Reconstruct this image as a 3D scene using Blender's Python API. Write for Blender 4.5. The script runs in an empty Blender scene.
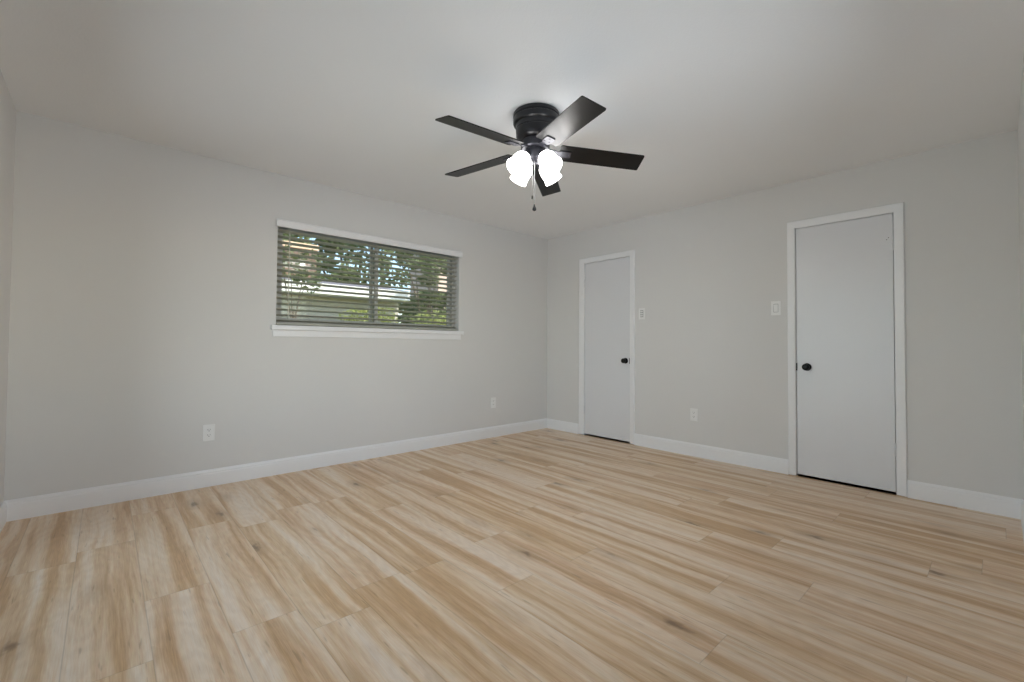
import bpy, bmesh, math, random
from mathutils import Vector, Matrix, Euler

random.seed(7)
S = bpy.context.scene
COL = S.collection
PI = math.pi

# ------------------------------------------------------------------ camera
F_PX, SHIFT_PX = 445.054, -5.02
cam_data = bpy.data.cameras.new('camera')
cam_data.sensor_fit = 'HORIZONTAL'
cam_data.sensor_width = 36.0
cam_data.lens = F_PX * 36.0 / 1024.0
cam_data.shift_y = SHIFT_PX / 1024.0
cam_data.clip_start = 0.02
cam = bpy.data.objects.new('camera', cam_data)
COL.objects.link(cam)
yaw, pit, rol = math.radians(137.61), math.radians(1.264), math.radians(0.414)
fw = Vector((math.cos(pit) * math.cos(yaw), math.cos(pit) * math.sin(yaw), math.sin(pit)))
rt = Vector((math.sin(yaw), -math.cos(yaw), 0))
up = rt.cross(fw)
r2 = math.cos(rol) * rt + math.sin(rol) * up
u2 = -math.sin(rol) * rt + math.cos(rol) * up
M = Matrix((r2, u2, -fw)).transposed().to_4x4()
M.translation = Vector((3.9515, -4.2233, 1.0533))
cam.matrix_world = M
S.camera = cam

# ------------------------------------------------------------------ room numbers (metres)
LX, LY, H = 4.043, 4.646, 2.44          # room: x 0..LX, y -LY..0, z 0..H
WY0, WY1, WZ0, WZ1 = -3.207, -1.400, 1.209, 2.062   # window opening in wall x = 0
BY0, BY1, BZ0, BZ1 = -3.75, -1.55, 0.75, 2.08       # unseen window added for fill light, in wall x = LX

# ------------------------------------------------------------------ world, sun, fill lights, exposure
world = bpy.data.worlds.new('world')
S.world = world
world.use_nodes = True
wn, wl = world.node_tree.nodes, world.node_tree.links
sky = wn.new('ShaderNodeTexSky')
sky.sky_type = 'NISHITA'
sky.sun_disc = False
sky.sun_elevation = math.radians(42)
sky.sun_rotation = math.radians(60)
wl.new(sky.outputs[0], wn['Background'].inputs[0])
wn['Background'].inputs[1].default_value = 0.34

sun_data = bpy.data.lights.new('sun', 'SUN')
sun_data.energy = 4.5
sun_data.angle = math.radians(0.6)
sun_data.color = (1.0, 0.93, 0.82)
sun = bpy.data.objects.new('sun', sun_data)
COL.objects.link(sun)
sun.rotation_euler = Vector((-0.62, -0.30, -0.72)).to_track_quat('-Z', 'Y').to_euler()

FX0, FX1, FZ0, FZ1 = 0.58, 3.05, 0.06, 2.06   # unseen glazed opening added for fill light, in wall y = -LY


def fill_light(name, w, h, energy, loc, direction):
    d = bpy.data.lights.new(name, 'AREA')
    d.shape = 'RECTANGLE'
    d.size, d.size_y = w, h
    d.energy = energy
    d.color = (0.88, 0.97, 1.09)
    o = bpy.data.objects.new(name, d)
    COL.objects.link(o)
    o.location = loc
    q = Vector(direction).to_track_quat('-Z', 'Z')
    o.rotation_euler = q.to_euler()
    return o


FILL_BACK, FILL_FRONT = 37, 28
# unseen fill panels outside the added windows, tilted upward to brighten the ceiling
CB, SB = math.cos(math.radians(45)), math.sin(math.radians(45))
CF, SF = math.cos(math.radians(16)), math.sin(math.radians(16))
hb, hf = BZ1 - BZ0, FZ1 - FZ0
fill_light('back_fill_light', BY1 - BY0, hb, FILL_BACK, (LX + 0.18 + hb / 2 * SB, (BY0 + BY1) / 2, (BZ0 + BZ1) / 2 - 0.1), (-CB, 0, SB))
fill_light('front_fill_light', FX1 - FX0, hf, FILL_FRONT, ((FX0 + FX1) / 2, -LY - 0.18 - hf / 2 * SF, (FZ0 + FZ1) / 2 - 0.1), (0, CF, SF))

LAMP = 8.0                              # radiance of the lit glass shades

S.view_settings.view_transform = 'Standard'
S.view_settings.look = 'None'
S.view_settings.gamma = 1.0
S.view_settings.use_curve_mapping = False
S.view_settings.exposure = 0.28
try:
    S.cycles.use_denoising = True
    S.cycles.max_bounces = 12
    S.cycles.diffuse_bounces = 8
    S.cycles.sample_clamp_indirect = 6
    S.cycles.caustics_reflective = False
    S.cycles.caustics_refractive = False
except Exception:
    pass


# ------------------------------------------------------------------ materials
def mat(name, col, rough=0.5, metal=0.0, spec=0.5, bump=None, var=None, emit=None, coat=0.0):
    """Procedural material: noise-varied colour, optional noise bump (scale, strength)."""
    m = bpy.data.materials.new(name)
    m.use_nodes = True
    n, l = m.node_tree.nodes, m.node_tree.links
    b = n['Principled BSDF']
    b.inputs['Roughness'].default_value = rough
    b.inputs['Metallic'].default_value = metal
    b.inputs['Specular IOR Level'].default_value = spec
    b.inputs['Coat Weight'].default_value = coat
    b.inputs['Base Color'].default_value = (*col, 1)
    tc = n.new('ShaderNodeTexCoord')
    sc, am = var or (3.0, 0.03)
    nz = n.new('ShaderNodeTexNoise')
    nz.inputs['Scale'].default_value = sc
    nz.inputs['Detail'].default_value = 3
    l.new(tc.outputs['Object'], nz.inputs['Vector'])
    rp = n.new('ShaderNodeValToRGB')
    rp.color_ramp.elements[0].position, rp.color_ramp.elements[1].position = 0.3, 0.7
    rp.color_ramp.elements[0].color = (*[c * (1 - am) for c in col], 1)
    rp.color_ramp.elements[1].color = (*[min(1, c * (1 + am)) for c in col], 1)
    l.new(nz.outputs[0], rp.inputs[0])
    l.new(rp.outputs[0], b.inputs['Base Color'])
    if bump:
        bz = n.new('ShaderNodeTexNoise')
        bz.inputs['Scale'].default_value = bump[0]
        bz.inputs['Detail'].default_value = 4
        l.new(tc.outputs['Object'], bz.inputs['Vector'])
        bp = n.new('ShaderNodeBump')
        bp.inputs['Strength'].default_value = bump[1]
        bp.inputs['Distance'].default_value = 0.002
        l.new(bz.outputs[0], bp.inputs['Height'])
        l.new(bp.outputs[0], b.inputs['Normal'])
    if emit:
        b.inputs['Emission Color'].default_value = (*emit[0], 1)
        b.inputs['Emission Strength'].default_value = emit[1]
    return m


def glass_mat():
    m = bpy.data.materials.new('window_glass')
    m.use_nodes = True
    n, l = m.node_tree.nodes, m.node_tree.links
    n.remove(n['Principled BSDF'])
    tr = n.new('ShaderNodeBsdfTransparent')
    tr.inputs[0].default_value = (0.93, 0.95, 0.94, 1)
    gl = n.new('ShaderNodeBsdfGlossy')
    gl.inputs['Roughness'].default_value = 0.02
    fr = n.new('ShaderNodeFresnel')
    fr.inputs[0].default_value = 1.35
    mx = n.new('ShaderNodeMixShader')
    l.new(fr.outputs[0], mx.inputs[0])
    l.new(tr.outputs[0], mx.inputs[1])
    l.new(gl.outputs[0], mx.inputs[2])
    l.new(mx.outputs[0], n['Material Output'].inputs[0])
    return m


PLANK_W, PLANK_L = 0.2235, 1.22


def floor_mat():
    m = bpy.data.materials.new('oak_plank_floor')
    m.use_nodes = True
    n, l = m.node_tree.nodes, m.node_tree.links
    b = n['Principled BSDF']
    tc = n.new('ShaderNodeTexCoord')
    sep = n.new('ShaderNodeSeparateXYZ')
    l.new(tc.outputs['Object'], sep.inputs[0])

    def mth(op, a, c=None, d=None):
        k = n.new('ShaderNodeMath')
        k.operation = op
        for i, v in enumerate((a, c, d)):
            if v is None:
                continue
            if isinstance(v, (int, float)):
                k.inputs[i].default_value = v
            else:
                l.new(v, k.inputs[i])
        return k.outputs[0]

    def comb(x, y, z):
        k = n.new('ShaderNodeCombineXYZ')
        for i, v in enumerate((x, y, z)):
            if isinstance(v, (int, float)):
                k.inputs[i].default_value = v
            else:
                l.new(v, k.inputs[i])
        return k.outputs[0]

    def noise(vec, scale=1.0, detail=3.0, rough=0.5, dist=0.0):
        k = n.new('ShaderNodeTexNoise')
        k.inputs['Scale'].default_value = scale
        k.inputs['Detail'].default_value = detail
        k.inputs['Roughness'].default_value = rough
        k.inputs['Distortion'].default_value = dist
        l.new(vec, k.inputs['Vector'])
        return k.outputs[0]

    def ramp(fac, stops):
        k = n.new('ShaderNodeValToRGB')
        e = k.color_ramp.elements
        while len(e) < len(stops):
            e.new(0.5)
        for i, (p, c) in enumerate(stops):
            e[i].position = p
            e[i].color = (*c, 1) if not isinstance(c, float) else (c, c, c, 1)
        l.new(fac, k.inputs[0])
        return k.outputs[0]

    def mixc(fac, a, c, typ='MIX'):
        k = n.new('ShaderNodeMix')
        k.data_type = 'RGBA'
        k.blend_type = typ
        if isinstance(fac, (int, float)):
            k.inputs[0].default_value = fac
        else:
            l.new(fac, k.inputs[0])
        for i, v in ((6, a), (7, c)):
            if isinstance(v, tuple):
                k.inputs[i].default_value = (*v, 1)
            else:
                l.new(v, k.inputs[i])
        return k.outputs[2]

    X, Y = sep.outputs[0], sep.outputs[1]
    rowf = mth('DIVIDE', mth('ADD', Y, 4.085), PLANK_W)
    row = mth('FLOOR', rowf)
    vv = mth('SUBTRACT', rowf, row)                                   # 0..1 across a plank
    wob = mth('MULTIPLY', mth('SINE', mth('MULTIPLY', mth('MULTIPLY', row, mth('SUBTRACT', row, 1.0)), 2.4)), 0.3)
    off = mth('ADD', mth('ADD', mth('MULTIPLY', row, 0.47), 0.37), wob)
    colf = mth('DIVIDE', mth('SUBTRACT', X, off), PLANK_L)
    colm = mth('FLOOR', colf)
    uu = mth('SUBTRACT', colf, colm)
    wn_ = n.new('ShaderNodeTexWhiteNoise')
    wn_.noise_dimensions = '3D'
    l.new(comb(row, colm, 3.7), wn_.inputs['Vector'])
    sid = n.new('ShaderNodeSeparateColor')
    l.new(wn_.outputs['Color'], sid.inputs[0])
    idv = mth('MULTIPLY', wn_.outputs['Value'], 57.0)
    # broad heartwood / sapwood bands running along the plank
    wav = mth('MULTIPLY', mth('SUBTRACT', noise(comb(mth('MULTIPLY', X, 2.2), mth('MULTIPLY', Y, 2.0), idv), 1.0, 2.0), 0.5), 0.06)
    yw = mth('ADD', Y, wav)
    band = noise(comb(mth('MULTIPLY', X, 0.60), mth('MULTIPLY', yw, 14.0), idv), 1.0, 2.0, 0.55)
    band2 = noise(comb(mth('MULTIPLY', X, 1.1), mth('MULTIPLY', yw, 36.0), mth('ADD', idv, 9.0)), 1.0, 3.0, 0.6)
    bsum = mth('ADD', mth('MULTIPLY', band, 0.72), mth('MULTIPLY', band2, 0.28))
    bsum = mth('ADD', bsum, mth('MULTIPLY', mth('SUBTRACT', sid.outputs[0], 0.5), 0.09))
    base = ramp(bsum, [(0.35, (0.840, 0.690, 0.545)), (0.44, (0.800, 0.625, 0.455)), (0.52, (0.715, 0.500, 0.315)), (0.61, (0.580, 0.360, 0.190))])
    # cathedral rings
    cy = mth('ADD', mth('SUBTRACT', vv, 0.5), mth('MULTIPLY', mth('SUBTRACT', sid.outputs[1], 0.5), 0.8))
    ux = mth('MULTIPLY', mth('SUBTRACT', uu, sid.outputs[2]), 1.0)
    rr = mth('SQRT', mth('ADD', mth('MULTIPLY', mth('MULTIPLY', ux, ux), 1.6), mth('MULTIPLY', mth('MULTIPLY', cy, cy), 1.0)))
    rr = mth('ADD', rr, mth('MULTIPLY', noise(comb(mth('MULTIPLY', X, 5.0), mth('MULTIPLY', Y, 16.0), idv), 1.0, 4.0), 0.34))
    ring = mth('SINE', mth('MULTIPLY', rr, 52.0))
    ring = mth('MULTIPLY', mth('ADD', ring, 1.0), 0.5)
    base = mixc(mth('MULTIPLY', ring, 0.10), base, (0.33, 0.20, 0.11))
    # fine pores
    fine = noise(comb(mth('MULTIPLY', X, 9.0), mth('MULTIPLY', Y, 260.0), idv), 1.0, 3.0, 0.65)
    base = mixc(0.26, base, ramp(fine, [(0.3, 0.24), (0.7, 0.90)]), 'OVERLAY')
    fleck = noise(comb(mth('MULTIPLY', X, 7.0), mth('MULTIPLY', Y, 70.0), mth('ADD', idv, 3.0)), 1.0, 2.0, 0.5)
    base = mixc(mth('MULTIPLY', ramp(fleck, [(0.66, 0.0), (0.74, 1.0)]), 0.40), base, (0.27, 0.15, 0.07))
    # plank-to-plank tone
    base = mixc(0.12, base, ramp(wn_.outputs['Value'], [(0.0, 0.30), (1.0, 0.72)]), 'OVERLAY')
    # knots
    vor = n.new('ShaderNodeTexVoronoi')
    vor.inputs['Scale'].default_value = 1.0
    kx = mth('ADD', mth('MULTIPLY', X, 2.1), mth('MULTIPLY', noise(comb(mth('MULTIPLY', X, 14.0), mth('MULTIPLY', Y, 22.0), idv), 1.0, 2.0), 0.22))
    ky = mth('ADD', mth('MULTIPLY', Y, 5.2), mth('MULTIPLY', noise(comb(mth('MULTIPLY', X, 18.0), mth('MULTIPLY', Y, 30.0), 4.0), 1.0, 2.0), 0.30))
    l.new(comb(kx, ky, idv), vor.inputs['Vector'])
    kd = vor.outputs['Distance']
    ksel = n.new('ShaderNodeSeparateColor')
    l.new(vor.outputs['Color'], ksel.inputs[0])
    kon = mth('GREATER_THAN', ksel.outputs[0], 0.30)
    halo = mth('MULTIPLY', ramp(kd, [(0.04, 1.0), (0.34, 0.0)]), kon)
    core = mth('MULTIPLY', ramp(kd, [(0.03, 1.0), (0.12, 0.0)]), kon)
    base = mixc(mth('MULTIPLY', halo, 0.42), base, (0.33, 0.185, 0.085))
    base = mixc(mth('MULTIPLY', core, 0.62), base, (0.13, 0.075, 0.045))
    # seams between planks
    ev = mth('MINIMUM', vv, mth('SUBTRACT', 1.0, vv))
    eu = mth('MULTIPLY', mth('MINIMUM', uu, mth('SUBTRACT', 1.0, uu)), PLANK_L / PLANK_W)
    edge = mth('MINIMUM', ev, eu)
    seam = ramp(edge, [(0.0, 1.0), (0.011, 0.0)])
    base = mixc(mth('MULTIPLY', seam, 0.34), base, (0.20, 0.12, 0.07))
    l.new(base, b.inputs['Base Color'])
    rg = mth('ADD', mth('MULTIPLY', fine, 0.10), 0.37)
    l.new(rg, b.inputs['Roughness'])
    b.inputs['Specular IOR Level'].default_value = 0.62
    bp = n.new('ShaderNodeBump')
    bp.inputs['Strength'].default_value = 0.25
    bp.inputs['Distance'].default_value = 0.001
    hgt = mth('SUBTRACT', mth('MULTIPLY', fine, 0.4), seam)
    l.new(hgt, bp.inputs['Height'])
    l.new(bp.outputs[0], b.inputs['Normal'])
    return m


WALL = mat('wall_paint', (0.705, 0.696, 0.682), 0.62, spec=0.35, bump=(140, 0.22), var=(0.8, 0.012))
CEIL = mat('ceiling_paint', (0.86, 0.865, 0.875), 0.75, spec=0.25, bump=(110, 0.4), var=(0.8, 0.012))
TRIM = mat('trim_paint', (0.84, 0.84, 0.85), 0.38, spec=0.5, bump=(60, 0.04), var=(2.0, 0.01))
DOOR = mat('door_paint', (0.735, 0.74, 0.76), 0.30, spec=0.5, bump=(45, 0.10), var=(1.5, 0.012))
PLATE = mat('plate_plastic', (0.83, 0.825, 0.815), 0.35, var=(9, 0.01))
GAP_SHADE = mat('switch_gap_shade', (0.30, 0.30, 0.30), 0.6)  # grey painted in for the shadow gaps around the rockers
SLOT = mat('outlet_slot_dark', (0.05, 0.05, 0.05), 0.6)
KNOB = mat('black_knob_metal', (0.012, 0.012, 0.013), 0.28, metal=0.6, var=(20, 0.15))
FANM = mat('black_fan_metal', (0.011, 0.011, 0.014), 0.34, spec=0.45, coat=0.08, var=(15, 0.15))
ARMM = mat('blade_arm_metal', (0.045, 0.045, 0.055), 0.34, metal=0.5, var=(25, 0.1))
BLADE = mat('black_blade_laminate', (0.004, 0.0037, 0.004), 0.34, spec=0.3, bump=(90, 0.05), var=(14, 0.25))
CHAIN = mat('steel_chain', (0.42, 0.42, 0.42), 0.35, metal=0.8)
SHADE = mat('lit_frosted_glass', (0.9, 0.9, 0.9), 0.4, emit=((1.0, 0.985, 0.965), LAMP))
BULB = mat('lit_bulb', (0.9, 0.9, 0.9), 0.4, emit=((1.0, 0.95, 0.88), LAMP * 20.0))
SLAT = mat('blind_slat_white', (0.47, 0.46, 0.39), 0.42, var=(6, 0.02))
VINYL = mat('window_vinyl', (0.52, 0.52, 0.49), 0.45, var=(4, 0.02))
GLASS = glass_mat()
SIDING = mat('siding_paint', (0.42, 0.39, 0.33), 0.8, bump=(20, 0.3), var=(5, 0.08))
FASCIA = mat('fascia_white', (0.80, 0.78, 0.74), 0.6, var=(3, 0.04))
SHINGLE = mat('roof_shingle', (0.17, 0.155, 0.165), 0.9, bump=(30, 0.6), var=(12, 0.3))
STUCCO = mat('pink_stucco', (0.62, 0.46, 0.39), 0.85, bump=(40, 0.4), var=(4, 0.06))
BARK = mat('tree_bark', (0.13, 0.095, 0.065), 0.9, bump=(25, 0.8), var=(10, 0.3))
GRASS = mat('lawn_grass', (0.16, 0.22, 0.07), 0.95, bump=(60, 0.8), var=(8, 0.35))


CLAY = mat('chimney_clay', (0.70, 0.50, 0.34), 0.85, var=(6, 0.08))


def brick_mat():
    m = mat('chimney_brick', (0.5, 0.2, 0.1), 0.9)
    n, l = m.node_tree.nodes, m.node_tree.links
    br = n.new('ShaderNodeTexBrick')
    br.inputs['Scale'].default_value = 4.5
    br.inputs['Color1'].default_value = (0.17, 0.11, 0.08, 1)  # dark brick colours stand in for shade on the chimney body
    br.inputs['Color2'].default_value = (0.22, 0.14, 0.10, 1)
    br.inputs['Mortar'].default_value = (0.2, 0.18, 0.16, 1)
    mp = n.new('ShaderNodeMapping')
    mp.inputs['Rotation'].default_value = (PI / 2, 0, PI / 2)
    tc = n.new('ShaderNodeTexCoord')
    l.new(tc.outputs['Object'], mp.inputs[0])
    l.new(mp.outputs[0], br.inputs['Vector'])
    l.new(br.outputs[0], n['Principled BSDF'].inputs['Base Color'])
    return m


BRICK = brick_mat()


def leaf_mat(name, c):
    m = mat(name, c, 0.55, var=(1.7, 0.45))
    n, l = m.node_tree.nodes, m.node_tree.links
    p = n['Principled BSDF']
    t = n.new('ShaderNodeBsdfTranslucent')
    t.inputs[0].default_value = (c[0] * 1.5, c[1] * 1.4, c[2], 1)
    mx = n.new('ShaderNodeMixShader')
    mx.inputs[0].default_value = 0.4
    l.new(p.outputs[0], mx.inputs[1])
    l.new(t.outputs[0], mx.inputs[2])
    l.new(mx.outputs[0], n['Material Output'].inputs[0])
    return m


LEAF_D = leaf_mat('dark_green_leaves', (0.16, 0.19, 0.09))
LEAF_L = leaf_mat('light_green_leaves', (0.30, 0.33, 0.12))


# ------------------------------------------------------------------ mesh helpers
class MB:
    """Collects shapes into one bmesh."""
    def __init__(s):
        s.bm = bmesh.new()

    def box(s, lo, hi, bev=0.0, mtx=None, seg=2):
        r = bmesh.ops.create_cube(s.bm, size=1.0)
        vs = r['verts']
        for v in vs:
            v.co = Vector([lo[i] + (v.co[i] + 0.5) * (hi[i] - lo[i]) for i in range(3)])
        if bev:
            es = list({e for v in vs for e in v.link_edges})
            rr = bmesh.ops.bevel(s.bm, geom=es, offset=bev, segments=seg, affect='EDGES', profile=0.5)
            vs = list({v for f in rr['faces'] for v in f.verts} | {v for v in vs if v.is_valid})
        if mtx is not None:
            for v in vs:
                v.co = mtx @ v.co
        return s

    def lathe(s, prof, n=32, mtx=None):
        """prof: list of (radius, z); closed with poles where radius is 0."""
        rings = []
        for r, z in prof:
            if r < 1e-6:
                rings.append([s.bm.verts.new((0, 0, z))])
            else:
                rings.append([s.bm.verts.new((r * math.cos(2 * PI * k / n), r * math.sin(2 * PI * k / n), z)) for k in range(n)])
        for a, b in zip(rings, rings[1:]):
            for k in range(n):
                q = (k + 1) % n
                if len(a) == 1 and len(b) == 1:
                    continue
                if len(a) == 1:
                    s.bm.faces.new((a[0], b[k], b[q]))
                elif len(b) == 1:
                    s.bm.faces.new((a[k], b[0], a[q]))
                else:
                    s.bm.faces.new((a[k], b[k], b[q], a[q]))
        if mtx is not None:
            for rg in rings:
                for v in rg:
                    v.co = mtx @ v.co
        return s

    def tube(s, pts, rad, n=8):
        pts = [Vector(p) for p in pts]
        rings = []
        for i, p in enumerate(pts):
            d = (pts[min(i + 1, len(pts) - 1)] - pts[max(i - 1, 0)]).normalized()
            a = Vector((0, 0, 1)) if abs(d.z) < 0.9 else Vector((1, 0, 0))
            x = d.cross(a).normalized()
            y = d.cross(x)
            rr = rad[i] if isinstance(rad, (list, tuple)) else rad
            rings.append([s.bm.verts.new(p + rr * (math.cos(2 * PI * k / n) * x + math.sin(2 * PI * k / n) * y)) for k in range(n)])
        for a, b in zip(rings, rings[1:]):
            for k in range(n):
                s.bm.faces.new((a[k], a[(k + 1) % n], b[(k + 1) % n], b[k]))
        s.bm.faces.new(rings[0][::-1])
        s.bm.faces.new(rings[-1])
        return s

    def sweep(s, prof, frames):
        """prof: 2D points (closed polygon); frames: list of (origin, axis1, axis2)."""
        rings = []
        for o, a, b in frames:
            rings.append([s.bm.verts.new(Vector(o) + p[0] * Vector(a) + p[1] * Vector(b)) for p in prof])
        n = len(prof)
        for a, b in zip(rings, rings[1:]):
            for k in range(n):
                s.bm.faces.new((a[k], a[(k + 1) % n], b[(k + 1) % n], b[k]))
        s.bm.faces.new(rings[0][::-1])
        s.bm.faces.new(rings[-1])
        return s

    def quad(s, *ps):
        s.bm.faces.new([s.bm.verts.new(p) for p in ps])
        return s

    def build(s, name, m, parent=None, smooth=None, weld=False):
        if weld:
            bmesh.ops.remove_doubles(s.bm, verts=s.bm.verts, dist=1e-5)
        bmesh.ops.recalc_face_normals(s.bm, faces=s.bm.faces)
        me = bpy.data.meshes.new(name)
        s.bm.to_mesh(me)
        s.bm.free()
        me.materials.append(m)
        if smooth:
            for p in me.polygons:
                p.use_smooth = True
            try:
                me.set_sharp_from_angle(angle=math.radians(smooth))
            except Exception:
                pass
        o = bpy.data.objects.new(name, me)
        COL.objects.link(o)
        if parent:
            o.parent = parent
        return o


def tag(o, label=None, cat=None, group=None, kind=None):
    if label: o['label'] = label
    if cat: o['category'] = cat
    if group: o['group'] = group
    if kind: o['kind'] = kind
    return o


def empty(name, loc, rot=(0, 0, 0)):
    o = bpy.data.objects.new(name, None)
    o.empty_display_size = 0.1
    o.location, o.rotation_euler = loc, rot
    COL.objects.link(o)
    return o


def structure(o, label):
    o['kind'] = 'structure'
    o['label'] = label
    return o


# ------------------------------------------------------------------ room shell
def wall_mesh(P, ulo, uhi, zlo, zhi, openings, depth):
    """Wall of real thickness. P(u, z, d) maps to the world, d = depth behind the room face.
    openings: (u0, u1, z0, z1, recess or None for a hole)."""
    mb = MB()
    us = sorted({ulo, uhi, *[o[0] for o in openings], *[o[1] for o in openings]})
    zs = sorted({zlo, zhi, *[o[2] for o in openings], *[o[3] for o in openings]})
    for a, b in zip(us, us[1:]):
        for c, d in zip(zs, zs[1:]):
            hit = [o for o in openings if o[0] <= a and b <= o[1] and o[2] <= c and d <= o[3]]
            if not hit:
                mb.quad(P(a, c, 0), P(b, c, 0), P(b, d, 0), P(a, d, 0))
                mb.quad(P(a, c, depth), P(b, c, depth), P(b, d, depth), P(a, d, depth))
            elif hit[0][4]:
                k = hit[0][4]
                mb.quad(P(a, c, k), P(b, c, k), P(b, d, k), P(a, d, k))
                mb.quad(P(a, c, depth), P(b, c, depth), P(b, d, depth), P(a, d, depth))
    for u0, u1, z0, z1, k in openings:
        k = k or depth
        mb.quad(P(u0, z0, 0), P(u0, z1, 0), P(u0, z1, k), P(u0, z0, k))
        mb.quad(P(u1, z0, 0), P(u1, z1, 0), P(u1, z1, k), P(u1, z0, k))
        mb.quad(P(u0, z1, 0), P(u1, z1, 0), P(u1, z1, k), P(u0, z1, k))
        mb.quad(P(u0, z0, 0), P(u1, z0, 0), P(u1, z0, k), P(u0, z0, k))
    mb.quad(P(ulo, zlo, 0), P(ulo, zhi, 0), P(ulo, zhi, depth), P(ulo, zlo, depth))
    mb.quad(P(uhi, zlo, 0), P(uhi, zhi, 0), P(uhi, zhi, depth), P(uhi, zlo, depth))
    mb.quad(P(ulo, zhi, 0), P(uhi, zhi, 0), P(uhi, zhi, depth), P(ulo, zhi, depth))
    mb.quad(P(ulo, zlo, 0), P(uhi, zlo, 0), P(uhi, zlo, depth), P(ulo, zlo, depth))
    return mb


T = 0.15
structure(MB().box((-T, -LY - T, -0.12), (LX + T, T, 0)).build('floor', floor_mat()), 'pale oak plank floor with tan streaks and dark knots')
structure(MB().box((-T, -LY - 3.5, H), (LX + 3.5, T, H + 0.2)).build('ceiling', CEIL), 'flat off white painted ceiling around the black fan')  # slab runs on past the walls, an overhang added to block sky light

DOORS = {  # leaf x0, x1, casing outer x0, x1, hinge side
    1: (0.6129, 1.2302, 0.5318, 1.2962, 'left'),
    2: (2.8188, 3.4358, 2.7557, 3.5006, 'right'),
}
LEAF_TOP, CAS_TOP, LEAF_BOT = 2.0405, 2.1075, 0.019
JG = 0.0065                                            # gap between leaf and jamb

wl_ = wall_mesh(lambda u, z, d: (-d, u, z), -LY, 0, 0, H, [(WY0, WY1, WZ0, WZ1, None)], T)
structure(wl_.build('wall_left', WALL, weld=True), 'off white wall holding the window with white blinds')
wr_ = wall_mesh(lambda u, z, d: (u, d, z), -T, LX + T, 0, H,
                [(DOORS[k][0] - JG, DOORS[k][1] + JG, 0.0, LEAF_TOP + JG, 0.11) for k in (1, 2)], T)
structure(wr_.build('wall_right', WALL, weld=True), 'off white wall with two plain white doors')
wb_ = wall_mesh(lambda u, z, d: (LX + d, u, z), -LY, 0, 0, H, [(BY0, BY1, BZ0, BZ1, None)], T)
structure(wb_.build('wall_back', WALL, weld=True), 'off white wall at the far right edge of the photo')
wf_ = wall_mesh(lambda u, z, d: (u, -LY - d, z), -T, LX + T, 0, H, [(FX0, FX1, FZ0, FZ1, None)], T)
structure(wf_.build('wall_front', WALL, weld=True), 'off white wall at the far left edge of the photo')

BASE = [(0, 0), (0.0148, 0), (0.0148, 0.092), (0.0128, 0.0965), (0.0125, 0.101), (0.0135, 0.104),
        (0.0120, 0.110), (0.0080, 0.116), (0.0060, 0.1225), (0, 0.1225)]


def baseboard(name, segs, label):
    mb = MB()
    for p0, p1, nrm in segs:
        mb.sweep(BASE, [(p0, nrm, (0, 0, 1)), (p1, nrm, (0, 0, 1))])
    structure(mb.build(name, TRIM), label)


baseboard('baseboard_left', [((0, -LY, 0), (0, 0, 0), (1, 0, 0))], 'white baseboard under the window wall')
baseboard('baseboard_right', [((0, 0, 0), (DOORS[1][2], 0, 0), (0, -1, 0)),
                              ((DOORS[1][3], 0, 0), (DOORS[2][2], 0, 0), (0, -1, 0)),
                              ((DOORS[2][3], 0, 0), (LX, 0, 0), (0, -1, 0))], 'white baseboard between and beside the two doors')
baseboard('baseboard_back', [((LX, -LY, 0), (LX, 0, 0), (-1, 0, 0))], 'white baseboard at the far right edge')
baseboard('baseboard_front', [((0, -LY, 0), (FX0, -LY, 0), (0, 1, 0)), ((FX1, -LY, 0), (LX, -LY, 0), (0, 1, 0))], 'white baseboard at the far left edge')

# ------------------------------------------------------------------ doors
CAS = [(0, 0), (0, 0.008), (0.004, 0.0105), (0.020, 0.0115), (0.040, 0.0145), (0.052, 0.0165), (0.058, 0.0165), (0.062, 0.013), (0.064, 0.0)]


def casing(name, inner0, inner1, top, outer_w0, outer_w1, label):
    k0, k1, kt = outer_w0 / 0.064, outer_w1 / 0.064, (CAS_TOP - top) / 0.064
    mb = MB()
    z0 = 0.006
    fr = [((inner0, 0, z0), (-k0, 0, 0), (0, -1, 0)),
          ((inner0, 0, top), (-k0, 0, kt), (0, -1, 0)),
          ((inner1, 0, top), (k1, 0, kt), (0, -1, 0)),
          ((inner1, 0, z0), (k1, 0, 0), (0, -1, 0))]
    mb.sweep(CAS, fr)
    return structure(mb.build(name, TRIM, smooth=40), label)


def knob_mesh():
    # axis along +z here, later turned to point into the room
    p = [(0, 0), (0.031, 0.0), (0.0315, 0.004), (0.029, 0.008), (0.022, 0.010), (0.013, 0.012), (0.011, 0.020),
         (0.012, 0.026), (0.019, 0.031), (0.0255, 0.038), (0.0270, 0.046), (0.0245, 0.054), (0.017, 0.059), (0.007, 0.0605), (0, 0.0607)]
    return p


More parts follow.
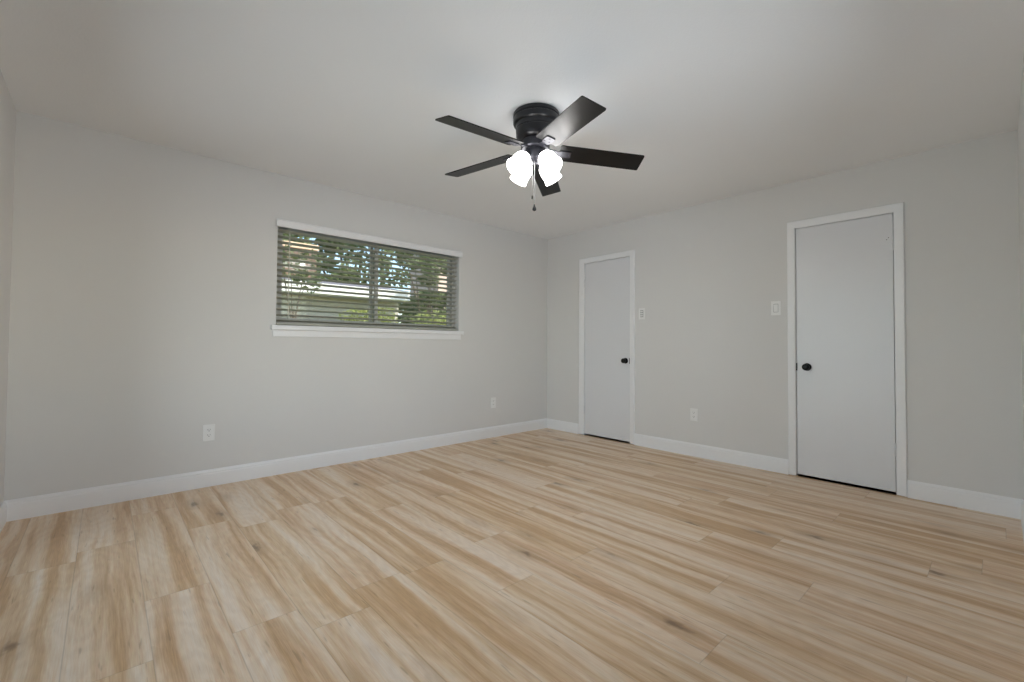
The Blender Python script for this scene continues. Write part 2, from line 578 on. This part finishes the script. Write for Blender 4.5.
def make_door(n, label, knob_x, casing_label):
    x0, x1, c0, c1, hs = DOORS[n]
    d = empty('door_%d' % n, ((x0 + x1) / 2, 0, 0))
    structure(d, label)
    ox = (x0 + x1) / 2
    MB().box((x0 - ox, 0.002, LEAF_BOT), (x1 - ox, 0.037, LEAF_TOP), 0.0015).build('door_leaf', DOOR, d)
    rot = Matrix.Translation((knob_x - ox, 0.002, 0.898)) @ Matrix.Rotation(PI / 2, 4, 'X')
    kn = MB().lathe(knob_mesh(), 28, rot).build('door_knob', KNOB, d, smooth=50)
    kn['label'] = 'black round door knob on a black rosette'
    lx = (x0 if hs == 'right' else x1) - ox
    lo = MB().box((lx - 0.0045, -0.0035, 0.866), (lx + 0.0045, 0.012, 0.929), 0.001).build('latch_plate', KNOB, d)
    lo['label'] = 'black latch plate in the door edge'
    hx = (x1 if hs == 'right' else x0) - ox
    sgn = 1 if hs == 'right' else -1
    for zc in ((1.815, 0.325) if n == 2 else (1.805, 0.300)):
        hb = MB()
        hb.tube([(hx + sgn * 0.002, -0.006, zc - 0.047), (hx + sgn * 0.002, -0.006, zc + 0.047)], 0.0062, 10)
        for q in range(4):
            zz = zc - 0.047 + 0.0188 * (q + 1)
            hb.tube([(hx + sgn * 0.002, -0.006, zz - 0.0008), (hx + sgn * 0.002, -0.006, zz + 0.0008)], 0.0068, 10)
        hb.box((hx - sgn * 0.018 - 0.012, -0.0012, zc - 0.044), (hx - sgn * 0.018 + 0.016, 0.003, zc + 0.044))
        hb.build('hinge', DOOR, d, smooth=40)
    if n == 2:
        for dz in (-0.005, 0.008):
            MB().lathe([(0, -0.0008), (0.003, -0.0006), (0.003, 0.002), (0, 0.002)], 10,
                       Matrix.Translation((3.405 - ox + dz * 0.8, 0.002, 1.858 + dz)) @ Matrix.Rotation(PI / 2, 4, 'X')).build('screw_hole', SLOT, d)
    # jamb lining the recess behind the leaf
    jb = MB()
    jb.box((x0 - JG - ox, 0.0, 0.0), (x0 - 0.0042 - ox, 0.10, LEAF_TOP + JG))
    jb.box((x1 + 0.0042 - ox, 0.0, 0.0), (x1 + JG - ox, 0.10, LEAF_TOP + JG))
    jb.box((x0 - ox, 0.0, LEAF_TOP + 0.004), (x1 - ox, 0.10, LEAF_TOP + JG))
    jb.build('door_jamb', TRIM, d)
    casing('trim_%d' % n, x0 - JG, x1 + JG, LEAF_TOP + JG, x0 - JG - c0, c1 - x1 - JG, casing_label)


make_door(1, 'narrow plain white door near the far corner, knob on its right', 1.178, 'white casing around the door near the far corner')
make_door(2, 'plain white door at the right of the photo, knob on its left', 2.893, 'white casing around the door at the right of the photo')

# ------------------------------------------------------------------ window in the left wall
w1 = empty('window_1', (0, (WY0 + WY1) / 2, WZ0))
structure(w1, 'wide two pane slider window in the left wall behind the blinds')
oy, oz = (WY0 + WY1) / 2, WZ0


def frame_rect(mb, xa, xb, ya, yb, za, zb, w):
    mb.box((xa, ya, za), (xb, yb, za + w), 0.002)
    mb.box((xa, ya, zb - w), (xb, yb, zb), 0.002)
    mb.box((xa, ya, za + w), (xb, ya + w, zb - w), 0.002)
    mb.box((xa, yb - w, za + w), (xb, yb, zb - w), 0.002)


A, B = WY0 - oy, WY1 - oy
ZT = WZ1 - oz
mb = MB()
frame_rect(mb, -0.145, -0.085, A, B, 0.0, ZT, 0.032)
mb.build('window_frame', VINYL, w1)
mid = -2.322 - oy
mb = MB()
frame_rect(mb, -0.128, -0.100, A + 0.030, mid + 0.038, 0.030, ZT - 0.030, 0.036)
sa = mb.build('sash', VINYL, w1)
mb = MB()
frame_rect(mb, -0.142, -0.129, mid - 0.038, B - 0.030, 0.030, ZT - 0.030, 0.036)
sb = mb.build('sash', VINYL, w1)
MB().box((-0.116, A + 0.064, 0.064), (-0.112, mid + 0.004, ZT - 0.064)).build('window_pane', GLASS, sa)
MB().box((-0.138, mid - 0.004, 0.064), (-0.134, B - 0.064, ZT - 0.064)).build('window_pane', GLASS, sb)
# stool and apron
st = MB()
st.box((-0.085, A + 0.0005, -0.036), (0.002, B - 0.0005, -0.002))
st.box((0.0, -3.247 - oy, -0.040), (0.042, -1.358 - oy, -0.002), 0.004)
so = st.build('window_sill', TRIM, w1)
so['label'] = 'white sill board under the blinds'
MB().box((0.0, -3.231 - oy, -0.094), (0.012, -1.378 - oy, -0.040), 0.003).build('window_apron', TRIM, w1)

# two unseen windows added as openings for the fill lights: frame and glass


def added_window(name, loc, rz, width, z, label):
    w = empty(name, loc, (0, 0, rz))
    structure(w, label)
    a = width / 2
    mb = MB()
    frame_rect(mb, 0.09, 0.14, -a, a, 0, z, 0.04)
    mb.box((0.09, -0.025, 0.04), (0.14, 0.025, z - 0.04), 0.002)
    mb.build('window_frame', VINYL, w)
    for y0, y1 in ((-a + 0.04, -0.025), (0.025, a - 0.04)):
        MB().box((0.11, y0, 0.04), (0.114, y1, z - 0.04)).build('window_pane', GLASS, w)


added_window('added_window_2', (LX, (BY0 + BY1) / 2, BZ0), 0, BY1 - BY0, BZ1 - BZ0, 'large unseen window added for fill light in the wall at the right edge')
added_window('added_window_3', ((FX0 + FX1) / 2, -LY, FZ0), -PI / 2, FX1 - FX0, FZ1 - FZ0, 'unseen glazed opening added for fill light in the wall at the left edge')

# ------------------------------------------------------------------ venetian blind
bl = empty('venetian_blind', (0, oy, WZ0))
tag(bl, 'white horizontal slat blind hanging in the window, slats tilted open', 'blind')
XC = -0.043                                            # slat centre, behind the wall face
SL0, SL1 = A + 0.008, B - 0.010
hr = MB()
hr.box((XC - 0.027, SL0, ZT - 0.030), (XC + 0.027, SL1, ZT - 0.001), 0.003)
hr.build('headrail', SLAT, bl)
va = MB()
vprof = [(0.020, 2.008), (0.029, 2.008), (0.032, 2.013), (0.032, 2.054), (0.029, 2.059), (0.032, 2.063), (0.032, 2.068), (0.020, 2.068)]
va.sweep([(a, b - oz) for a, b in vprof], [((0, -3.222 - oy, 0), (1, 0, 0), (0, 0, 1)), ((0, -1.379 - oy, 0), (1, 0, 0), (0, 0, 1))])
va.box((-0.02, SL0 + 0.2, ZT - 0.022), (0.023, SL0 + 0.22, ZT - 0.008))
va.box((-0.02, SL1 - 0.22, ZT - 0.022), (0.023, SL1 - 0.2, ZT - 0.008))
va.build('valance', TRIM, bl)
PITCH, NSL, TILT = 0.0462, 18, math.radians(14)
for i in range(NSL):
    zc = 0.040 + PITCH * i
    if zc > ZT - 0.040:
        break
    mb = MB()
    w, th = 0.025, 0.0028
    prof = [(-w, 0), (-w * 0.5, 0.0012), (0, 0.0016), (w * 0.5, 0.0012), (w, 0),
            (w, -th), (w * 0.5, 0.0012 - th), (0, 0.0016 - th), (-w * 0.5, 0.0012 - th), (-w, -th)]
    ca, sa_ = math.cos(TILT), math.sin(TILT)
    mb.sweep(prof, [((XC, SL0, zc), (ca, 0, sa_), (-sa_, 0, ca)), ((XC, SL1, zc), (ca, 0, sa_), (-sa_, 0, ca))])
    mb.build('slat', SLAT, bl)
MB().box((XC - 0.026, SL0, 0.004), (XC + 0.026, SL1, 0.020), 0.003).build('bottom_rail', SLAT, bl)
for yc in (-2.92, -2.405, -2.335, -1.68):
    mb = MB()
    for dx in (-0.026, 0.026):
        mb.tube([(XC + dx, yc - oy, 0.012), (XC + dx, yc - oy, ZT - 0.04)], 0.0012, 5)
    mb.build('ladder_cord', SLAT, bl)
wd = MB()
wd.tube([(0.006, -3.118 - oy, ZT - 0.035), (0.010, -3.118 - oy, ZT - 0.06), (0.010, -3.1195 - oy, 0.10), (0.010, -3.1195 - oy, 0.055)], [0.003, 0.0042, 0.0042, 0.0055], 8)
wd.build('tilt_wand', SLAT, bl)

# ------------------------------------------------------------------ ceiling fan
FX, FY, FZ = 2.096, -2.3532, 2.2223
fan = empty('ceiling_fan', (FX, FY, H))
tag(fan, 'black five blade ceiling fan with four lit white glass shades', 'ceiling fan')


def zf(z):
    return z - H


MB().lathe([(0, 0), (0.136, 0), (0.1385, -0.004), (0.1385, -0.020), (0.1345, -0.023), (0.1345, -0.029), (0.1385, -0.032),
            (0.1385, -0.056), (0.136, -0.062), (0.128, -0.066), (0.1235, -0.068), (0.1225, -0.092), (0.120, -0.094), (0.120, -0.100), (0.1225, -0.102),
            (0.1200, -0.134), (0.113, -0.148), (0.098, -0.158), (0.080, -0.163), (0.0, -0.163)], 56, Matrix.Translation((-0.004, 0.012, 0))).build('motor_housing', FANM, fan, smooth=35)
MB().lathe([(0, -0.163), (0.074, -0.163), (0.078, -0.168), (0.078, -0.186), (0.086, -0.190), (0.086, -0.212), (0.080, -0.219), (0.0, -0.219)], 44).build('rotor_hub', ARMM, fan, smooth=35)
MB().lathe([(0, -0.219), (0.052, -0.219), (0.058, -0.224), (0.060, -0.232), (0.060, -0.268), (0.056, -0.280), (0.040, -0.290), (0.014, -0.296), (0.010, -0.304), (0, -0.306)], 40).build('light_kit_housing', ARMM, fan, smooth=35)

phase, half, pang, cone, tx, ty = 1.5321, 0.0697, 0.2244, 0.0599, -0.0125, -0.022
R_OUT, R_IN = 0.6453, 0.146
for k in range(5):
    a = phase + k * 2 * PI / 5
    e = Vector((math.cos(a), math.sin(a), 0))
    t = Vector((-math.sin(a), math.cos(a), 0))
    e.z = tx * e.x + ty * e.y + cone
    t.z = tx * t.x + ty * t.y
    e = -e                                             # outward, drooping slightly
    wv = t * math.cos(pang) + Vector((0, 0, 1)) * math.sin(pang)
    wv.normalize()
    nv = e.cross(wv).normalized()
    if nv.z < 0:
        nv = -nv
    O = Vector((0, 0, FZ - H))

    def pt(r, s, n):
        return O + e * r + wv * s + nv * n

    mb = MB()
    rc = 0.008
    out = [(R_IN, -half + 0.004), (R_IN, half - 0.004), (R_IN + 0.01, half), (R_OUT - rc, half), (R_OUT - rc * 0.3, half - rc * 0.3), (R_OUT, half - rc),
           (R_OUT, -half + rc), (R_OUT - rc * 0.3, -half + rc * 0.3), (R_OUT - rc, -half), (R_IN + 0.01, -half)]
    top = [mb.bm.verts.new(pt(r, s, 0.003)) for r, s in out]
    bot = [mb.bm.verts.new(pt(r, s, -0.003)) for r, s in out]
    mb.bm.faces.new(top)
    mb.bm.faces.new(bot[::-1])
    for q in range(len(out)):
        w_ = (q + 1) % len(out)
        mb.bm.faces.new((top[q], top[w_], bot[w_], bot[q]))
    mb.build('blade', BLADE, fan)
    # blade arm: a strap from the hub that widens into a plate under the blade root
    mb = MB()
    arm = [(0.066, 0.020, 0.006), (0.110, 0.017, 0.004), (0.134, 0.019, -0.0035), (0.148, 0.026, -0.0035), (0.208, 0.026, -0.0035), (0.215, 0.022, -0.0035)]
    rings = []
    for r, hw, n_ in arm:
        rings.append([mb.bm.verts.new(pt(r, s, n_ + dz)) for s, dz in ((-hw, 0), (hw, 0), (hw, -0.005), (-hw, -0.005))])
    for p, q in zip(rings, rings[1:]):
        for j in range(4):
            mb.bm.faces.new((p[j], p[(j + 1) % 4], q[(j + 1) % 4], q[j]))
    mb.bm.faces.new(rings[0][::-1])
    mb.bm.faces.new(rings[-1])
    for r, s in ((0.162, -0.014), (0.162, 0.014), (0.197, 0.0)):
        mtx = Matrix.Translation(pt(r, s, -0.0085)) @ nv.to_track_quat('Z', 'Y').to_matrix().to_4x4()
        mb.lathe([(0, -0.003), (0.003, -0.0025), (0.0045, 0.0), (0, 0.0)], 10, mtx)
    mb.build('blade_arm', ARMM, fan)

SH = [(0.021, -0.004), (0.024, 0.006), (0.034, 0.016), (0.047, 0.032), (0.0545, 0.054), (0.0560, 0.076), (0.0540, 0.098), (0.0545, 0.118), (0.0590, 0.140),
      (0.0565, 0.140), (0.0520, 0.117), (0.0515, 0.098), (0.0535, 0.076), (0.0520, 0.054), (0.0445, 0.034), (0.031, 0.019), (0.021, 0.008)]
for k in range(4):
    a = math.radians(-3 + 90 * k)
    ax = Vector((math.cos(a) * 0.70, math.sin(a) * 0.70, -0.714)).normalized()
    base = Vector((math.cos(a) * 0.064, math.sin(a) * 0.064, zf(2.172)))
    mtx = Matrix.Translation(base) @ ax.to_track_quat('Z', 'Y').to_matrix().to_4x4() @ Matrix.Scale(0.95, 4)
    sk = MB()
    sk.lathe([(0, -0.030), (0.014, -0.030), (0.016, -0.012), (0.026, -0.006), (0.027, 0.008), (0.022, 0.010), (0, 0.010)], 24, mtx)
    sk.build('lamp_socket', ARMM, fan, smooth=40)
    sh = MB().lathe(SH, 36, mtx).build('lamp_shade', SHADE, fan, smooth=60)
    sh['label'] = 'lit white frosted glass bell shade'
    MB().lathe([(0, 0.012), (0.012, 0.012), (0.013, 0.035), (0.024, 0.055), (0.029, 0.078), (0.024, 0.098), (0.010, 0.108), (0, 0.110)], 20, mtx).build('light_bulb', BULB, sh, smooth=60)


def chain(dx, dy, z0, z1, name):
    mb = MB()
    mb.tube([(dx, dy, z0), (dx, dy, z1)], 0.0008, 6)
    nb = int((z0 - z1) / 0.006)
    for q in range(nb):
        z = z0 - 0.006 * q
        mb.lathe([(0, -0.0020), (0.0015, -0.0008), (0.0015, 0.0008), (0, 0.0020)], 6, Matrix.Translation((dx, dy, z)))
    return mb.build(name, CHAIN, fan)


rx, ry = Vector((math.sin(yaw), -math.cos(yaw))).normalized()   # direction parallel to the photo's width
c1 = chain(rx * -0.016 + 0.018, ry * -0.016 - 0.018, zf(2.150), zf(1.938), 'pull_chain')
MB().lathe([(0, 0.010), (0.003, 0.009), (0.0042, 0.003), (0.0042, -0.008), (0.002, -0.012), (0, -0.012)], 12,
           Matrix.Translation((rx * -0.016 + 0.018, ry * -0.016 - 0.018, zf(1.930)))).build('chain_connector', FANM, c1, smooth=50)
c2 = chain(rx * -0.003 + 0.018, ry * -0.003 - 0.018, zf(2.150), zf(1.892), 'pull_chain')
MB().lathe([(0, 0.024), (0.003, 0.022), (0.0045, 0.014), (0.009, 0.002), (0.0115, -0.008), (0.0105, -0.015), (0.006, -0.019), (0, -0.020)], 18,
           Matrix.Translation((rx * -0.003 + 0.018, ry * -0.003 - 0.018, zf(1.868)))).build('chain_fob', FANM, c2, smooth=50)


# ------------------------------------------------------------------ outlets and switches (local: x right, y out of the wall is -y, z up)
def plate_root(name, label, cat, loc, rz, group=None):
    r = empty(name, loc, (0, 0, rz))
    tag(r, label, cat, group)
    mb = MB()
    mb.box((-0.0375, -0.0062, -0.060), (0.0375, 0.0, 0.060), 0.0025)
    mb.build('wall_plate', PLATE, r)
    return r


def screw(r, z):
    mb = MB()
    mb.lathe([(0, -0.0002), (0.0032, 0.0), (0.0024, 0.0012), (0, 0.0014)], 12, Matrix.Translation((0, -0.0062, z)) @ Matrix.Rotation(PI / 2, 4, 'X'))
    mb.build('screw', PLATE, r)


def outlet(label, loc, rz):
    r = plate_root('wall_outlet', label, 'outlet', loc, rz)
    for zc in (0.0195, -0.0195):
        mb = MB()
        pr = []
        for q in range(20):
            an = 2 * PI * q / 20
            pr.append((0.0175 * math.cos(an), max(-0.0125, min(0.0125, 0.0175 * math.sin(an)))))
        mb.sweep(pr, [((0, -0.006, zc), (1, 0, 0), (0, 0, 1)), ((0, -0.0085, zc), (1, 0, 0), (0, 0, 1))])
        rec = mb.build('receptacle', PLATE, r)
        sl = MB()
        sl.box((-0.0085, -0.0088, zc + 0.000), (-0.0062, -0.0080, zc + 0.009))
        sl.box((0.0062, -0.0088, zc + 0.001), (0.0085, -0.0080, zc + 0.008))
        sl.lathe([(0, 0), (0.0028, 0), (0.0028, 0.0008), (0, 0.0008)], 10, Matrix.Translation((0, -0.0080, zc - 0.006)) @ Matrix.Rotation(PI / 2, 4, 'X'))
        sl.build('slot', SLOT, rec)
    screw(r, 0)
    return r


outlet('white wall outlet low on the left wall, left of the window', (0, -3.646, 0.395), PI / 2)
outlet('white wall outlet low on the left wall, near the far corner', (0, -0.905, 0.394), PI / 2)
outlet('white wall outlet low on the wall between the two doors', (1.950, 0, 0.399), 0)

s1 = plate_root('light_switch', 'white switch plate with stacked small switches beside the narrow corner door', 'light switch', (1.382, 0, 1.405), 0)
mb = MB()
mb.box((-0.0180, -0.0066, -0.036), (0.0180, -0.006, 0.036))
mb.build('gap_shade', GAP_SHADE, s1)  # grey backing stands for the shade between the rockers
for zc in (0.022, 0.0, -0.022):
    mb = MB()
    mb.sweep([(-0.0072, 0.0), (0.0072, 0.0), (0.006, 0.004), (-0.0072, 0.0015)],
             [((-0.0145, -0.0072, zc), (0, 0, 1), (0, -1, 0)), ((0.0145, -0.0072, zc), (0, 0, 1), (0, -1, 0))])
    mb.build('rocker', PLATE, s1)
screw(s1, 0.048)
screw(s1, -0.048)

s2 = plate_root('light_switch', 'white rocker switch plate left of the door at right', 'light switch', (2.668, 0, 1.391), 0)
mb = MB()
for a in ((-0.0185, -0.0355, -0.0160, 0.0355), (0.0160, -0.0355, 0.0185, 0.0355), (-0.0160, -0.0355, 0.0160, -0.0325), (-0.0160, 0.0325, 0.0160, 0.0355)):
    mb.box((a[0], -0.0066, a[1]), (a[2], -0.0055, a[3]))
mb.build('gap_shade', GAP_SHADE, s2)  # grey strips drawn as the shadow line around the rocker
mb = MB()
mb.sweep([(-0.032, 0.0), (0.032, 0.0), (0.032, 0.0055), (0.0, 0.0025), (-0.032, 0.0012)],
         [((-0.0158, -0.0062, 0), (0, 0, 1), (0, -1, 0)), ((0.0158, -0.0062, 0), (0, 0, 1), (0, -1, 0))])
mb.build('rocker', PLATE, s2)
screw(s2, 0.048)
screw(s2, -0.048)

# ------------------------------------------------------------------ outside the window
GZ = -0.35
g = MB().box((-40, -25, GZ - 0.2), (-T - 0.02, 35, GZ)).build('ground', GRASS)
structure(g, 'lawn outside the window')

nh = empty('neighbor_house', (-7.0, -2.0, GZ))
tag(nh, 'low house outside the window with white fascia and lap siding', 'house')


def L(x, y, z):
    return (x + 7.0, y + 2.0, z - GZ)


mb = MB()
mb.box(L(-12.0, -9.0, GZ), L(-7.6, 1.92, 2.30))
zz = GZ
while zz < 2.2:
    mb.sweep([(0, 0), (0.022, 0), (0.004, 0.17), (0, 0.17)], [(L(-7.6, -9.0, zz), (1, 0, 0), (0, 0, 1)), (L(-7.6, 1.92, zz), (1, 0, 0), (0, 0, 1))])
    zz += 0.172
mb.build('wall', SIDING, nh)
mb = MB()
mb.box(L(-7.03, -9.3, 2.27), L(-7.0, 1.95, 2.52), 0.004)
mb.box(L(-7.6, -9.3, 2.27), L(-7.03, 1.95, 2.285))
mb.build('fascia', FASCIA, nh)
mb = MB()
rp_ = [(-0.03, 2.53 - GZ), (-2.9, 3.02 - GZ), (-5.4, 2.53 - GZ), (-5.4, 2.45 - GZ), (-0.03, 2.45 - GZ)]
mb.sweep(rp_, [((0, -9.35 + 2.0, 0), (1, 0, 0), (0, 0, 1)), ((0, 1.98 + 2.0, 0), (1, 0, 0), (0, 0, 1))])
mb.build('roof', SHINGLE, nh)
ch = MB()
ch.box(L(-9.6, -0.75, 2.6), L(-9.1, 0.15, 3.70))
ch.build('chimney', BRICK, nh)
cc = MB()
cc.box(L(-9.66, -0.80, 3.70), L(-9.04, 0.20, 3.86), 0.012)
cc.build('chimney_crown', CLAY, nh)

h2 = empty('pink_house', (-11, 8, GZ))
tag(h2, 'pale pink stucco house partly hidden by trees at the window right side', 'house')
mb = MB()
mb.box((-2.2, -2.55, 0), (0.0, 4.0, 5.6), 0.02)
mb.build('wall', STUCCO, h2)
mb = MB()
mb.sweep([(0.2, 5.6), (-1.1, 6.3), (-2.4, 5.6), (-2.4, 5.5), (0.2, 5.5)], [((0, -2.6, 0), (1, 0, 0), (0, 0, 1)), ((0, 4.3, 0), (1, 0, 0), (0, 0, 1))])
mb.build('roof', SHINGLE, h2)


def foliage_mesh(blobs, n, size, rnd):
    """Leaves scattered through several ellipsoid blobs; each leaf a folded quad pair."""
    vs, fs = [], []
    wts = [b[3] * b[4] * b[5] for b in blobs]
    for _ in range(n):
        cx, cy, cz, ra, rb, rc = rnd.choices(blobs, wts)[0]
        while True:
            p = Vector((rnd.uniform(-1, 1), rnd.uniform(-1, 1), rnd.uniform(-1, 1)))
            if 0.25 < p.length < 1:
                break
        p = Vector((cx + p.x * ra, cy + p.y * rb, cz + p.z * rc))
        q = Euler((rnd.uniform(0, 6.3), rnd.uniform(0, 6.3), rnd.uniform(0, 6.3))).to_matrix()
        s = size * rnd.uniform(0.6, 1.3)
        k = len(vs)
        for v in ((0, -s, 0), (s * 0.5, 0, s * 0.18), (0, s, 0), (-s * 0.5, 0, s * 0.18)):
            vs.append(p + q @ Vector(v))
        fs += [(k, k + 1, k + 2), (k, k + 2, k + 3)]
    me = bpy.data.meshes.new('foliage')
    me.from_pydata([tuple(v) for v in vs], [], fs)
    return me


def plant(name, label, cat, loc, trunk_h, trunk_r, blobs, n, size, m, seed, group=None):
    rnd = random.Random(seed)
    r = empty(name, loc)
    tag(r, label, cat, group)
    tb = MB()
    tb.tube([(0, 0, 0), (0.03, 0.02, trunk_h * 0.5), (0.0, 0.05, trunk_h)], [trunk_r * 1.25, trunk_r, trunk_r * 0.7], 9)
    for b in blobs[:6]:
        tb.tube([(0.0, 0.04, trunk_h * 0.85), (b[0] * 0.5, b[1] * 0.5, trunk_h * 0.6 + b[2] * 0.4), (b[0], b[1], b[2])], [trunk_r * 0.6, trunk_r * 0.35, trunk_r * 0.12], 6)
    tb.build('trunk', BARK, r)
    me = foliage_mesh(blobs, n, size, rnd)
    me.materials.append(m)
    o = bpy.data.objects.new('foliage', me)
    COL.objects.link(o)
    o.parent = r
    return r


def crown(rnd, w, h0, h1, k):
    return [(rnd.uniform(-w, w), rnd.uniform(-w, w), rnd.uniform(h0, h1), rnd.uniform(0.35, 0.6) * w, rnd.uniform(0.35, 0.6) * w, rnd.uniform(0.22, 0.42) * w) for _ in range(k)]


rr_ = random.Random(3)
plant('leafy_tree', 'tall leafy tree behind the neighboring roof, seen in the left half of the window', 'tree', (-14.9, 0.2, GZ), 3.4, 0.2, crown(rr_, 1.25, 3.2, 6.4, 16), 2500, 0.13, LEAF_D, 1)
plant('leafy_tree', 'leafy tree farther off at the middle of the window behind the blinds', 'tree', (-17.9, 4.95, GZ), 3.2, 0.22, crown(rr_, 1.68, 2.6, 7.6, 22), 3600, 0.15, LEAF_D, 2)
plant('leafy_tree', 'dark green tree in front of the pink house in the right half of the window', 'tree', (-8.6, 3.65, GZ), 1.6, 0.10, crown(rr_, 0.80, 1.5, 4.6, 14), 3200, 0.085, LEAF_D, 3)
plant('leafy_tree', 'narrow green tree close to the glass, right of the white fascia end', 'tree', (-5.97, 1.80, GZ), 1.4, 0.06, crown(rr_, 0.52, 1.4, 4.0, 18), 2400, 0.07, LEAF_D, 8)
plant('young_tree', 'sparse young tree in front of the white fascia at the left end of the window', 'tree', (-4.6, -1.78, GZ), 2.0, 0.025,
      [(0, 0, 2.75, 0.22, 0.28, 0.30), (0.05, 0.25, 2.55, 0.2, 0.25, 0.22), (0, -0.2, 3.05, 0.2, 0.25, 0.25), (0.0, 0.3, 3.0, 0.15, 0.2, 0.2)], 330, 0.06, LEAF_D, 9)
plant('garden_shrub', 'bright green shrub in front of the siding at the lower middle of the window', 'shrub', (-5.75, -0.08, GZ), 1.2, 0.03,
      [(0, 0, 1.75, 0.42, 0.5, 0.5), (0.05, 0.55, 1.80, 0.38, 0.45, 0.55), (0, -0.40, 1.45, 0.35, 0.40, 0.42), (0, 0.2, 1.1, 0.4, 0.7, 0.5)], 2600, 0.055, LEAF_L, 5)
plant('garden_shrub', 'wide green shrub at the lower right of the window', 'shrub', (-4.45, 1.10, GZ), 1.0, 0.03,
      [(0, 0, 1.60, 0.45, 0.6, 0.6), (0.1, 0.65, 1.65, 0.42, 0.6, 0.65), (0, -0.4, 1.35, 0.4, 0.45, 0.55), (0, 0.2, 0.8, 0.5, 0.8, 0.5)], 3000, 0.055, LEAF_L, 6)
